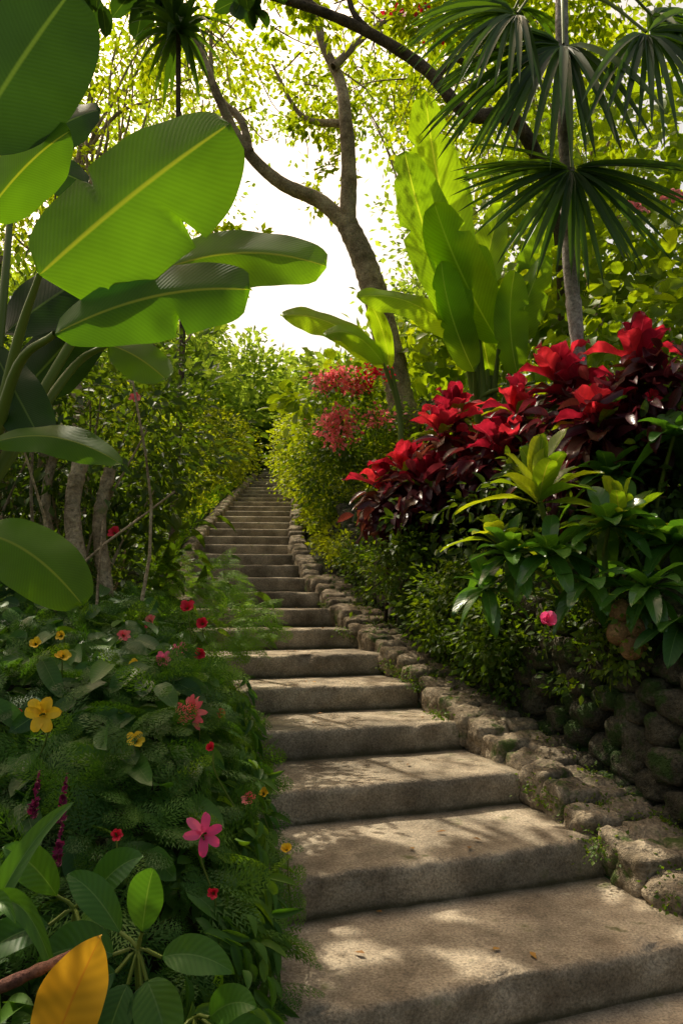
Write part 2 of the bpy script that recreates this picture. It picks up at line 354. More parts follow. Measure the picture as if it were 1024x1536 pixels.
# retaining wall
acc=Acc();y=1.9
while y<8.5:
    for row in range(6):
        yy=y+(row%2)*.09+rng.normal()*.02
        x=RX(yy)+.5+row*.02+rng.normal()*.02
        rock(acc,(x,yy,PZR(yy)-.05+row*.135),(.24,.18+.07*rng.random(),.14+.035*rng.random()),-math.atan2(RX(yy+.1)-RX(yy-.1),.2)+rng.normal()*.12,4,.2,False)
    y+=.185
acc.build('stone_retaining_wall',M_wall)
# ------------------------------------------------------------------ right hedge on bank
a1=Acc();a2=Acc()
for i in range(100):
    y=4.6+i*.12+rng.random()*.1;t=rng.random()
    off=.52+t*1.1;x=RX(y)+off;top=np.interp(y,[4.6,6,8,12,17],[.6,1.1,1.5,1.5,1.3])
    z=PZR(y)+.1+t*top
    r=.22+.14*rng.random()
    fall=rng.random()<.25 and y>5
    if fall:x=RX(y)+.42;z=PZR(y)+.12+.3*rng.random();r=.2
    A=a2 if y>6.4+rng.random()*1.5 else a1  # farther hedge: yellow-green leaves, sunlight put into the brighter colour
    foliage(A,[((x,y,z),(r,r*1.1,r),1.)],TS,.045+.02*(y>8),.6,22,20,.22,.5,.4)
a1.build('green_hedge',G_hedge);a2.build('yellow_green_hedge',G_hedgey)
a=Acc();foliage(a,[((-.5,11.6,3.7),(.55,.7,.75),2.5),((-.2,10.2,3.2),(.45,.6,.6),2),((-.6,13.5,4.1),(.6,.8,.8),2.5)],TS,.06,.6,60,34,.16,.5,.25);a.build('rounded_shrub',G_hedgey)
a=Acc()
for i in range(26):
    y=3.4+rng.random()*3.6;x=RX(y)+.44+.05*rng.random();z=PZR(y)+rng.random()*.75+.05
    if y<4.3:z=PZR(y)+.55+.3*rng.random()
    foliage(a,[((x,y,z),(.12,.2,.2),1)],TS,.04,.65,16,18,.3,.4,.6,.5)
a.build('wall_creeper',G_hedge)
a=Acc()
for i in range(90):
    y=2.3+rng.random()*5;x=RX(y)+(.4 if rng.random()<.6 else (.2 if rng.random()<.6 else .0))+rng.normal()*.05
    foliage(a,[((x,y,PZR(y)-.01),(.05,.08,.03),1)],TS,.02,.7,8,11,.5,.8,.5)
a.build('moss_tufts',G_hedge)
# ------------------------------------------------------------------ left bank shrubs
a1=Acc();a2=Acc();a3=Acc()
for i in range(90):
    y=3.9+i*.135+rng.random()*.1;t=rng.random()**.8
    top=np.interp(y,[3.6,6,9,16],[1.3,2.1,1.9,1.5])
    x=LX(y)-.3-t*1.5;z=PZL(y)+.15+t*top;r=.25+.18*rng.random()
    if y<5.5 and t<.35: continue
    A=a1 if rng.random()<.5 else a2
    if y>7.5 and rng.random()<.6:A=a3  # farther bank gets brighter leaves, sun glow painted by colour
    foliage(A,[((x,y,z),(r,r*1.1,r),1.)],TS,.065,.45,20,18,.25,.4,.45)
a1.build('dark_shrub_bank',G_dark);a2.build('green_shrub_bank',G_hedge);a3.build('sun_toned_shrub_bank',G_hedgey)
a=Acc()
for i in range(40):
    y=9+i*.25+rng.random()*.2;x=LX(y)-.35-rng.random()*.6;r=.25+.1*rng.random()
    foliage(a,[((x,y,PZL(y)+.1+r*.3),(r,r*1.3,r*.7),1.)],TS,.07,.3,20,18,.3,.3,.5,-.5)
for c,r in [((-3.2,13,3.9),.8),((-2.9,15.5,4.5),.9),((-3.6,11.4,3.6),.8),((-2.9,17.6,5.1),.9)]:
    foliage(a,[(c,(r,r,r),4)],TS,.09,.45,32,24,.16)
a.build('sun_toned_verge_plants',G_hedgey)  # verge sunlight is carried by the brighter leaf colour
P=[];D=[]
for i in range(5000):
    y=7.2+rng.random()**1.2*9;x=LX(y)-.2-rng.random()*.35;P.append((x,y,PZL(y)-.02+.1*rng.random()));D.append((rng.normal()*.4,rng.normal()*.4-.2,1))
P=np.array(P);a=Acc();inst(a,TF,P,np.array(D),rng.normal(size=P.shape)+np.array((0,-1,0)),.13+.1*rng.random(len(P)),.016);a.build('grass_verge',G_fernb)
for k,(x,y,r,h) in enumerate([(-1.40,3.9,.05,1.25),(-1.29,4.0,.042,1.2),(-1.62,4.1,.03,1.2),(-2.2,4.6,.06,2.2),(-2.0,5.6,.05,2.4),(-1.75,4.4,.035,1.6)]):
    a=Acc();z=float(GZ(x,y))
    tube(a,[(x,y,z-.1),(x+.01,y,z+h*.4),(x-.03,y,z+h*.75),(x+.03,y,z+h)],r,r*.8,n=30,seg=12,bump=.05)
    o=a.build('shrub_trunk',M_bark)
a=Acc()
foliage(a,[((-1.5,4.4,2.35),(.6,.5,.5),2),((-2.2,4.6,2.6),(.8,.6,.9),3),((-1.3,5,2.6),(.5,.5,.7),2),((-2.6,4.2,1.6),(.6,.5,.5),2),((-2.,5,1.7),(.6,.3,.6),1)],TS,.08,.45,34,20,.2)
foliage(a,[((-1.5,5.,1.6),(.6,.3,.6),1.5)],TL,.16,.35,20,10,.3)
a.build('dark_shrub',G_dark)
a=Acc()
for i in range(60):
    y=3.4+rng.random()*3;x=LX(y)-.5-rng.random()*1.4;z=float(GZ(x,y));h=.7+rng.random()*1.2
    tube(a,[(x,y,z),(x+rng.normal()*.1,y,z+h*.5),(x+rng.normal()*.25,y+rng.normal()*.2,z+h)],.012,.005,n=8,seg=5)
a.build('twig_thicket',M_bark)
# ------------------------------------------------------------------ fern bed at lower left
def mound_z(x,y):
    dl=LX(y)-x;h=np.interp(y,[1.3,1.7,2.1,3,4],[.3,.44,.62,.66,.55])
    p=Vector((x*2.2,y*2.2,3.));lump=noise.noise(p)*.2+noise.noise(p*2.6)*.08
    return float(PZL(y))+h*(1-math.exp(-max(0,dl+.17)/.2))+.18*max(0,dl)+lump
a=Acc();P=[];D=[];Nn=[];R=[]
for i in range(2600):
    y=1.3+rng.random()**.85*2.9;dl=-.12+rng.random()**1.2*1.5;x=LX(y)-dl
    if noise.noise(Vector((x*2.6,y*2.6,40)))>.2 and rng.random()<.75: continue
    z=mound_z(x,y);gxx=(mound_z(x+.04,y)-mound_z(x-.04,y))/.08;gyy=(mound_z(x,y+.04)-mound_z(x,y-.04))/.08
    nn=nrm((-gxx,-gyy,1));az=rng.random()*6.28
    P.append((x,y,z-.05+rng.random()*.05))
    D.append(nn*(.55+.5*rng.random())+np.array((math.cos(az),math.sin(az)-.25,0)))
    Nn.append(nn+rng.normal(size=3)*.45);R.append(np.clip(.4+.9*noise.noise(Vector((x*3,y*3,9)))+.3*rng.normal(),0,1))
P=np.array(P);s=.08+.11*rng.random(len(P));inst(a,TFERN,P,np.array(D),np.array(Nn),s,s,np.array(R))
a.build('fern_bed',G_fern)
a=Acc();P=[];D=[]
for c,r,n in [((-.72,4.3,1.12),(.3,.3,.28),170),((-.85,3.6,.9),(.25,.3,.2),110),((-1.0,4.9,1.4),(.3,.3,.25),110)]:
    for i in range(n):
        q=nrm(rng.normal(size=3));q[2]=abs(q[2]);P.append(np.array(c)+q*np.array(r)*(.5+.5*rng.random()));D.append(q*np.array((1,1,.5))+rng.normal(size=3)*.3)
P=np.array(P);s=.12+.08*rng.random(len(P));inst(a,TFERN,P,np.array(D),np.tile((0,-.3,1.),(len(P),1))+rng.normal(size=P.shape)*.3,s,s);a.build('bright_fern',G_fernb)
a=Acc();P=[];D=[];Nn=[]
for i in range(3600):
    y=1.3+rng.random()*2.8;dl=-.08+rng.random()*1.5;x=LX(y)-dl
    op=noise.noise(Vector((x*2.6,y*2.6,40)))>.2
    z=mound_z(x,y)-(.0 if op else .04)-(.1 if op else .2)*rng.random()
    P.append((x,y,z));D.append((rng.normal()+.3,rng.normal()-.3,.1+rng.normal()*.5));Nn.append((.3,-.4,1))
inst(a,TL,np.array(P),np.array(D),np.array(Nn)+rng.normal(size=(len(P),3))*.5,.05+.06*rng.random(len(P)),.035)
P=[];D=[];Nn=[]
for i in range(900):
    y=1.5+rng.random()*2.1;dl=-.13+rng.random()*.2;x=LX(y)-dl;z=float(PZL(y))+.02+.42*rng.random()
    P.append((x,y,z));D.append((.5+rng.normal()*.45,-.35+rng.normal()*.45,-.7+rng.normal()*.4));Nn.append((.8,-.8,.5))
inst(a,TL,np.array(P),np.array(D),np.array(Nn)+rng.normal(size=(len(P),3))*.45,.05+.06*rng.random(len(P)),.024)
a.build('ground_cover_leaves',G_fern)
a=Acc();P=[];D=[]
for i in range(300):
    y=1.9+rng.random()*2.2;x=LX(y)-.1-rng.random()*1.5;z=mound_z(x,y)+.0+.08*rng.random();P.append((x,y,z));D.append((rng.normal()+.2,rng.normal()-.6,-.1-.5*rng.random()))
k=len(P);inst(a,TLB,np.array(P),np.array(D),np.tile((0,-.6,1.),(k,1))+rng.normal(size=(k,3))*.35,.08+.10*rng.random(k),.065);a.build('philodendron_bed',G_matte)
# ------------------------------------------------------------------ banana plant (left)
root=empty('banana_plant')
a=Acc();d=Acc();st=Acc()
blade(a,(-.905,2.2,2.336),(-.334,2.2,2.79),(-.05,-1,.25),.47,.02,.3,.42,34,-.18,.010,.5,splits=2,side=.06)
blade(a,(-.84,2.15,2.14),(-.268,2.15,2.27),(.05,-1,.35),.27,.045,.42,.36,30,-.22,.010,.1,splits=2)
blade(a,(-.66,2.6,2.52),(-.052,2.55,2.52),(.1,-1,.35),.26,.06,.42,.42,28,-.22,.012,1.)
blade(a,(-1.05,2.2,1.83),(-.64,2.15,1.755),(.1,-.9,.6),.13,.05,.6,.6,20,-.2,.015,.7)
blade(a,(-1.1,2.2,1.56),(-.74,2.1,1.345),(.2,-1,.45),.22,.05,.5,.5,24,-.3,.015,1.)
blade(a,(-.86,2.7,2.30),(-.62,2.6,2.14),(.1,-1,.3),.16,.02,.5,.45,18,-.2,.02,1.)
blade(a,(-1.12,2.3,2.56),(-.83,2.25,2.80),(.1,-1,.3),.24,.03,.4,.5,24,-.2,.012,.3)
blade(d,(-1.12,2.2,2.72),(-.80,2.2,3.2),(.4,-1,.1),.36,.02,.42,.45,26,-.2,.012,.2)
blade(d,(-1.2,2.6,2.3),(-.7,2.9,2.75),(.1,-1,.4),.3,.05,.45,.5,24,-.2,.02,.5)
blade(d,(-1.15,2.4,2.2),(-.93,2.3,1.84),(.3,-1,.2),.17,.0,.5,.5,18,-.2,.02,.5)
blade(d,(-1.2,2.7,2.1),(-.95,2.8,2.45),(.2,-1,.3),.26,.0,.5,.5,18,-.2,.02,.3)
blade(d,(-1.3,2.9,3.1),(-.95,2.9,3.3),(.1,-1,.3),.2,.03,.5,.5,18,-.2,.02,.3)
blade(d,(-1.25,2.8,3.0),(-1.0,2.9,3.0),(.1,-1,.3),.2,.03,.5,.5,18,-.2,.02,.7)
S=(-1.2,2.45,1.7)
for b,m in [((-.905,2.2,2.336),(-1.02,2.3,2.15)),((-.84,2.15,2.14),(-1.0,2.25,2.06)),((-.66,2.6,2.52),(-.9,2.65,2.4)),((-1.05,2.2,1.83),(-1.12,2.3,1.84)),((-1.12,2.3,2.56),(-1.18,2.4,2.2)),((-1.12,2.2,2.72),(-1.18,2.35,2.2)),((-.86,2.7,2.3),(-1.0,2.7,2.2)),((-1.1,2.2,1.56),(-1.15,2.3,1.65)),((-1.2,2.6,2.3),(-1.2,2.5,2.0)),((-1.25,2.8,3.),(-1.2,2.6,2.4))]:
    tube(st,[S,m,b],.022,.009,n=14,seg=8,bump=.01)
tube(st,[(-1.2,2.45,float(GZ(-1.2,2.45))-.1),(-1.21,2.45,1.2),S],.08,.045,n=14,seg=12,bump=.02)
a.build('leaves',G_ban,root);d.build('shade_toned_leaves',G_band,root);st.build('stems',M_stem,root)
# ------------------------------------------------------------------ strelitzia clump (right, sunlit)
root=empty('giant_bird_of_paradise_plant');a=Acc();st=Acc()
LV=[((1.28,7.5,4.57),(.82,7.2,6.35),.52),((1.21,7.3,4.02),(.60,7.0,5.65),.55),((1.59,7.4,3.95),(.87,6.9,5.1),.5),((1.55,7.6,3.68),(1.38,7.4,4.95),.42),((1.73,7.5,3.68),(2.07,7.4,4.85),.38),((1.35,7.8,4.77),(1.15,7.9,6.2),.42),((1.9,7.9,4.0),(2.3,7.9,5.6),.4),((1.5,7.9,4.2),(1.75,8.0,5.7),.4),((1.3,7.2,3.6),(.95,7.0,4.6),.36),((1.75,7.3,3.6),(1.7,7.2,4.6),.34)]
for i,(b,t,w) in enumerate(LV):
    blade(a,b,t,(-.3+.3*rng.normal(),-1,.1),w,.06,.4,.45,28,.35 if i%2 else -.3,.014,.2+.8*rng.random(),bdir=(-1,0,.2),splits=3,twist=.4*rng.normal())
for b,t,w in [((1.21,7.3,3.95),(.14,7.0,4.25),.36),((.42,7.4,3.75),(-.6,7.2,4.15),.34),((.45,7.4,3.7),(-.16,7.1,3.92),.3),((.5,7.4,3.7),(.25,7.3,4.3),.2),((1.9,7.2,3.5),(2.7,7.1,3.9),.3)]:
    blade(a,b,t,(0,-.9,.45),w,.16,.45,.5,24,-.3,.02,.9)
g0=(1.5,7.55,float(GZ(1.5,7.55)));g1=(.6,7.5,float(GZ(.6,7.5)))
for b,t,w in LV:tube(st,[g0,((g0[0]+b[0])/2,7.5,(g0[2]+b[2])/2),b],.05,.02,n=10,seg=8,bump=.02)
for b in [(1.21,7.3,3.95),(1.9,7.2,3.5)]:tube(st,[g0,(1.4,7.5,3.4),b],.04,.015,n=10)
for b in [(.42,7.4,3.75),(.45,7.4,3.7),(.5,7.4,3.7)]:tube(st,[g1,(.6,7.5,3.2),b],.04,.015,n=10)
a.build('leaves',G_str,root);st.build('stalks',M_stem,root)
# ------------------------------------------------------------------ main tree
root=empty('leaning_tree');a=Acc()
tube(a,[(1.0,9,2.4),(.86,9,3.2),(.70,9,3.9),(.47,9,4.88),(.27,9,5.53),(.065,9,5.98)],.2,.13,n=60,seg=16,bump=.03)
tube(a,[(.065,9,5.9),(.09,9,6.6),(.05,9,7.25),(-.02,9.1,7.8),(-.25,9.2,8.4),(-.4,9.3,9.3)],.11,.04,n=50,seg=12,bump=.03)
tube(a,[(.1,9,5.92),(-.26,9,6.25),(-.75,8.9,6.43),(-1.16,8.8,6.78),(-1.45,8.7,7.3),(-1.75,8.6,8.0),(-2.3,8.5,8.9)],.1,.03,n=60,seg=12,bump=.03)
tube(a,[(-1.1,8.8,6.72),(-1.2,8.8,7.1),(-1.55,8.9,7.6),(-1.6,9,8.5)],.055,.02,n=30)
tube(a,[(-.1,9,7.9),(.5,9.2,8.6),(1.2,9.4,9.0)],.05,.02,n=20)
tube(a,[(.06,9,7.2),(-.5,9.3,7.5),(-.9,9.5,8.3)],.05,.015,n=20)
for i in range(70):
    s=np.array((-2.4+rng.random()*4.4,8.6+rng.random()*1.6,7.9+rng.random()*1.4));e=s+rng.normal(size=3)*np.array((.5,.4,.4));m=(s+e)/2+rng.normal(size=3)*.12;tube(a,[s,m,e],.011,.003,n=10,seg=5)
a.build('trunk',M_bark,root)
a=Acc()
foliage(a,[((.3,10.2,8.9),(2.2,1.4,1.),.9),((-2.2,9.7,8.7),(1.5,1.3,.9),.6),((-.3,10.5,8.3),(1.,1.,.5),.3),((1.8,10.4,8.2),(1.2,1.2,1.2),.6),((-.4,9.3,7.4),(.5,.4,.35),.12),((-1.4,9.2,5.95),(.4,.3,.2),.14),((-.3,9.4,6.7),(.5,.3,.5),.1)],TS,.10,.6,60,24,.13,.5,.8)
a.build('crown',G_can,root)
root=empty('overhanging_tree');a=Acc()
tube(a,[(2.6,8.4,2.9),(2.5,8.2,4.2),(2.3,7.8,5.4),(1.75,7.3,6.1),(1.2,7,6.0),(.81,7,6.42),(.31,7,6.75),(-.2,7,6.98),(-.9,7,7.2),(-1.8,7,7.5)],.085,.03,n=80,seg=12,bump=.03)
tube(a,[(.9,7,6.35),(1.1,7.1,6.6),(1.3,7.2,6.65),(1.9,7.2,7.1)],.04,.02,n=20)
tube(a,[(.3,7,6.75),(.1,7,7.0),(.0,7.1,7.6)],.035,.02,n=16)
tube(a,[(-.2,7,6.98),(-.8,7.2,7.6),(-1.4,7.5,8.2)],.035,.015,n=20)
a.build('trunk',M_barkd,root)
a=Acc();foliage(a,[((1.0,7.5,7.9),(1.4,1.0,.6),.5),((2.2,7.6,7.4),(.9,.8,.6),.8),((.9,7.6,7.3),(.8,.5,.35),.4),((-.6,7.6,7.5),(.8,.4,.25),.2)],TS,.10,.65,60,26,.14,.9,.8);a.build('crown',G_can,root)
# added broad-leaved tree, mostly out of view, its bough placed to shade the steps
root=empty('added_shade_tree');a=Acc()
tube(a,[(-3.5,5.4,float(GZ(-3.5,5.4))-.2),(-3.5,5.4,3.6),(-3.3,5.5,5.2),(-3.0,5.8,6.3),(-2.2,6.2,6.9),(-1.2,6.6,7.2)],.15,.03,n=50,seg=12,bump=.03)
tube(a,[(-3.1,5.6,6.1),(-2.5,5.2,6.4),(-1.9,5.4,6.6)],.05,.015,n=20)
tube(a,[(-3.1,5.6,6.1),(-2.7,6.3,6.6),(-2.2,6.9,7.3)],.05,.015,n=20)
a.build('trunk',M_bark,root)
a=Acc();foliage(a,[((-1.7,6.3,7.1),(1.3,1.1,.3),.8),((-2.6,5.3,6.0),(.6,.6,.4),.4)],TLB,.30,.62,24,6,.10,1.6,1.);a.build('crown',G_band,root)
def tree(name,base,crowns,mat,L,K,M,r=.15,bark=None):
    rt=empty(name);a=Acc();b=np.array((base[0],base[1],float(GZ(base[0],base[1]))-.2))
    top=np.array(crowns[0][0]);mid=b*.5+top*.5+rng.normal(size=3)*np.array((.35,.35,0))
    C=tube(a,[b,mid*.5+b*.5+rng.normal(size=3)*.1,mid,top],r,r*.3,n=30,seg=10,bump=.03)
    for c,rr,dn in crowns:
        for k in range(6):
            q=nrm(rng.normal(size=3));q[2]=abs(q[2]);e=np.array(c)+q*np.array(rr)*.6;s=C[int(rng.integers(17,28))]
            m1=s*.6+e*.4+np.array((0,0,-.3))+rng.normal(size=3)*.25
            tube(a,[s,m1,(m1+e)/2+rng.normal(size=3)*.2,e],r*.25,r*.05,n=16,seg=6)
    a.build('trunk',bark or M_bark,rt)
    f=Acc();foliage(f,crowns,TS if L<.16 else TF,L,.6,K,M,.13,.5,.8);f.build('crown',mat,rt)
tree('canopy_tree',(-4.6,12),[((-4.4,13,10.5),(2.4,2,2.),1.5),((-3.2,13.5,11.5),(2,1.6,1.3),.8),((-5,12,8),(1.9,1.6,1.8),1.3)],G_can,.13,60,22)
tree('canopy_tree',(4,11.5),[((3.8,11,8.6),(2.4,2,2.4),2.),((5.2,12,6.5),(2.,2,2),1.6),((2.2,12,10.2),(2,2,1.2),1.)],G_can,.13,60,22)
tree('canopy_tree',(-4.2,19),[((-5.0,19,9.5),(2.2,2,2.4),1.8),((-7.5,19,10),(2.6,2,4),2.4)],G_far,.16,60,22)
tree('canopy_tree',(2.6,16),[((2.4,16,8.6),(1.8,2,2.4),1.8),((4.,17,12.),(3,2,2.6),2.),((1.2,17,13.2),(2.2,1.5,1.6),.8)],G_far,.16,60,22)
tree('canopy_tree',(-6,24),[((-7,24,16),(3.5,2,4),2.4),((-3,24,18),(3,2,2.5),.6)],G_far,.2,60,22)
a=Acc();bl=[]
for i in range(52):
    x=-17+34*rng.random();y=24+14*rng.random();ax=abs(x+2.);top=np.interp(ax,[0,3,6,12],[9.5,10.5,13,17])
    z=5.5+(top-5.5)*rng.random();r=1.3+1.2*rng.random();bl.append(((x,y,z),(r,r,r*.9),1.5))
for x,y,z,r in [(-3.5,20.5,6.6,1.2),(-1.9,22,6.5,1.1),(-.3,20,6.6,1.2),(-4.8,17,6,1.4),(-3.0,23,8,1.5),(1.2,18,6.6,1.5),(-6,14,5.8,1.6),(-1.,24,7.5,1.5)]:
    bl.append(((x,y,z),(r,r,r),2.2))
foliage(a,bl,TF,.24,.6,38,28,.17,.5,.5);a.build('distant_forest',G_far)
a=Acc();bl=[((2.6,8.2,4.4),(.9,.7,.8),1.6),((3.6,7.6,5.2),(1.,.8,1.),2),((3.3,8.4,6.6),(1.1,.8,1.),1.6),((2.9,6.6,3.6),(.8,.6,.7),1.5),((2.4,9.2,6.0),(1.,.7,1.2),1.5),((1.9,8.8,3.6),(.8,.5,.6),1.),((3.7,6.5,4.5),(.7,.6,.8),1.3),((.3,9.5,3.9),(.9,.5,.5),1.2),((1.2,9.6,4.4),(.8,.5,.6),1.2)]
foliage(a,bl,TLB,.17,.7,20,13,.24,.6,.5,.4);a.build('broadleaf_shrub',G_broad)
# ------------------------------------------------------------------ fan palm
root=empty('fan_palm');a=Acc()
tube(a,[(1.66,5,1.7),(1.62,5,2.9),(1.56,5,3.6),(1.53,5,4.3),(1.5,5,5.0),(1.5,5,5.9)],.055,.04,n=70,seg=12,bump=.05)
a.build('trunk',M_palm,root)
a=Acc();st=Acc()
def fan(hub,axis_dir,nor,R,spread=200,n=30,droop=.25,stem=None):
    hub=np.array(hub,float);ax=nrm(axis_dir);nor=nrm(nor);sd=nrm(np.cross(ax,nor))
    for i in range(n):
        an=math.radians(-spread/2+spread*i/(n-1)+rng.normal()*1.2)
        dd=ax*math.cos(an)+sd*math.sin(an)
        l=R*(.8+.2*math.cos(an*.6))*(.93+.12*rng.random())
        tip=hub+dd*l+np.array((0,0,-droop*l*(.6+.6*rng.random())))+nor*.05*rng.normal()
        blade(a,hub+dd*.03,tip,nor+rng.normal(size=3)*.2,R*.062,bow=droop*l*.35,a=.35,b=.7,nl=9,fold=.6,rip=0,r=rng.random())
    if stem is not None:tube(st,[stem,(np.array(stem)+hub)/2+np.array((0,0,.08)),hub],.014,.009,n=10,seg=6,bump=.02)
fan((1.52,4.85,4.22),(-.1,-.35,-1),(0,-1,.5),.84,215,40,.12,(1.53,5,4.75))
fan((1.45,4.8,5.0),(-1,-.2,-.75),(-.2,-1,.6),.95,170,34,.3,(1.5,5,5.5))
fan((1.15,4.8,5.2),(-1,-.2,-.3),(-.2,-1,.6),.75,150,26,.35,(1.5,5,5.6))
fan((1.95,4.7,5.0),(.9,-.3,-.8),(.2,-1,.5),.9,180,30,.3,(1.5,5,5.5))
fan((2.2,5.2,5.5),(1,0,-.3),(.2,-1,.8),.9,180,26,.35,(1.5,5,5.8))
fan((1.3,5.5,5.8),(-.6,.7,.3),(0,-.5,1),.9,180,26,.3,(1.5,5,5.9))
a.build('fronds',G_palm,root);st.build('frond_stalks',M_stem,root)
root=empty('dracaena_tree');a=Acc();x0,y0=-1.42,6.4
tube(a,[(x0-.1,y0,float(GZ(x0,y0))),(x0+.03,y0,3.5),(x0,y0,5.3),(x0,y0,6.4)],.03,.02,n=40,seg=8);a.build('stem',M_barkd,root)
a=Acc();rosette(a,(x0,y0,6.3),46,.52,.07,(-60,70),.4,.9,.2,.4,nl=8);a.build('leaves',G_palm,root)
# ------------------------------------------------------------------ red cordylines
spots=[(.81,6.0,2.72),(1.02,6.0,2.5),(.53,6.1,2.42),(.36,6.2,2.26),(.70,5.9,2.27),(1.24,5.9,2.6),(1.34,5.6,2.78),(1.5,5.1,2.86),(1.60,5.0,2.7),(1.85,4.6,2.84),(.95,6.2,2.9),(1.2,5.5,2.45),(1.6,4.6,2.45)]
for i,p in enumerate(spots):
    root=empty('red_cordyline');a=Acc();d=Acc();s=Acc();g=Acc()
    rosette(a,p,11,.37,.125,(15,85),.55,.6,.12,.5,lean=(-.1,-.35,0),nl=10,rip=.06)
    rosette(d,(p[0],p[1]-.02,p[2]-.08),11,.36,.12,(-65,20),.6,.6,.15,.3,lean=(-.1,-.4,0),nl=9,rip=.05)
    if i%2==0:rosette(g,(p[0],p[1]-.03,p[2]-.04),3,.32,.1,(-20,40),.6,.6,.15,.3,lean=(-.1,-.4,0),nl=9,rip=.04);g.build('green_leaves',G_varg,root)
    gz=float(GZ(p[0],p[1]));tube(s,[(p[0],p[1],gz-.05),(p[0]+.03,p[1],(gz+p[2])/2),p],.018,.014,n=8,seg=7)
    a.build('red_leaves',G_red,root);d.build('purple_leaves',G_purp,root);s.build('stem',M_barkd,root)
a=Acc();foliage(a,[((.75,5.95,2.2),(.4,.2,.22),1),((1.2,5.6,2.3),(.35,.2,.25),1),((1.7,4.75,2.35),(.35,.25,.35),1.4),((.4,6.1,2.1),(.25,.2,.15),.7),((2.0,4.6,2.6),(.3,.3,.3),1)],TL,.17,.4,26,9,.3,.3,.5,.6);a.build('purple_shrub',G_purp)
a=Acc();foliage(a,[((1.7,4.6,1.7),(.4,.3,.3),1.5),((2.0,4.6,2.1),(.4,.3,.4),1.5),((1.15,5.3,1.8),(.4,.3,.35),1.5),((1.5,5.1,2.1),(.4,.3,.3),1.5),((.8,5.9,1.9),(.4,.3,.3),1.5),((2.4,4.6,2.5),(.5,.4,.5),2)],TL,.10,.42,26,17,.25,.4,.5,.3);a.build('bank_shrub',G_dark)
a=Acc();foliage(a,[((.75,5.1,1.3),(.25,.3,.3),1.2),((.95,4.6,1.15),(.2,.3,.25),1.2),((.5,5.8,1.6),(.3,.3,.3),1.2),((1.3,4.1,1.05),(.1,.3,.25),.4)],TS,.05,.55,46,22,.2);a.build('bank_creeper',G_hedge)
def ros_plant(name,p,n,L,W,mat,el=(0,75),lean=(0,-.3,0),a=.6,b=.7,fold=.3,bow=.12):
    rt=empty(name);A=Acc();s=Acc();rosette(A,p,n,L,W,el,a,b,bow,fold,lean=lean,nl=12,rip=.015)
    gx_=max(p[0],float(RX(p[1]))+.62);gz=float(GZ(gx_,p[1]+.3));g=(gx_,p[1]+.3,gz)
    tube(s,[g,((p[0]+gx_)/2,p[1]+.2,(gz+p[2])/2+.02),p],.014,.011,n=8,seg=7)
    A.build('leaves',mat,rt);s.build('stem',M_stem,rt)
ros_plant('lime_dracaena_plant',(1.10,4.1,1.90),12,.44,.115,G_varg,(-5,70))
ros_plant('lime_dracaena_plant',(1.11,4.15,1.97),4,.38,.12,G_varg,(55,85),(0,-.1,.2))
ros_plant('lime_dracaena_plant',(1.52,4.0,1.70),18,.44,.09,G_varg,(-5,80))
ros_plant('glossy_leaf_plant',(.92,4.0,1.6),18,.34,.10,G_gloss,(-60,50),(-.1,-.4,0))
ros_plant('glossy_leaf_plant',(.80,4.05,1.42),12,.30,.09,G_gloss,(-70,40),(-.2,-.4,0))
ros_plant('glossy_leaf_plant',(1.10,3.9,1.6),14,.34,.11,G_gloss,(-60,40),(0,-.4,0))
ros_plant('lime_dracaena_plant',(.86,4.1,1.68),10,.28,.10,G_varg,(-20,70))
ros_plant('glossy_leaf_plant',(1.50,3.6,1.42),20,.38,.09,G_gloss,(-75,30),(-.1,-.4,0))
ros_plant('glossy_leaf_plant',(1.25,3.75,1.45),12,.3,.10,G_gloss,(-60,30),(0,-.4,0))
ros_plant('glossy_leaf_plant',(1.62,3.5,1.25),14,.32,.09,G_matte,(-80,0),(-.1,-.4,0))
ros_plant('glossy_leaf_plant',(1.72,3.8,1.65),16,.38,.12,G_gloss,(-50,40),(-.1,-.4,0))
ros_plant('glossy_leaf_plant',(1.42,3.9,1.75),14,.36,.11,G_gloss,(-50,40),(-.1,-.4,0))
ros_plant('glossy_leaf_plant',(1.9,4.2,2.3),12,.34,.13,G_gloss,(-40,40))
ros_plant('lime_dracaena_plant',(2.0,4.4,2.3),12,.34,.12,G_varg,(-30,60))
ros_plant('glossy_leaf_plant',(1.6,4.4,2.1),14,.32,.12,G_matte,(-50,50))
a=Acc()
for i,(x,y,z) in enumerate([(1.37,3.6,1.30),(1.42,3.57,1.22),(1.35,3.58,1.2),(1.40,3.55,1.13),(1.45,3.6,1.15)]):rock(a,(x,y,z),(.11,.11,.12),0,2.2,.12,False)
tube(a,[(1.40,3.6,1.15),(1.42,3.7,1.38),(1.5,3.9,1.5)],.01,.01,n=8)
a.build('brown_fruit_cluster',rockmat('fruit_brown',(.14,.08,.03),(.24,.14,.06),(.32,.2,.09),15))
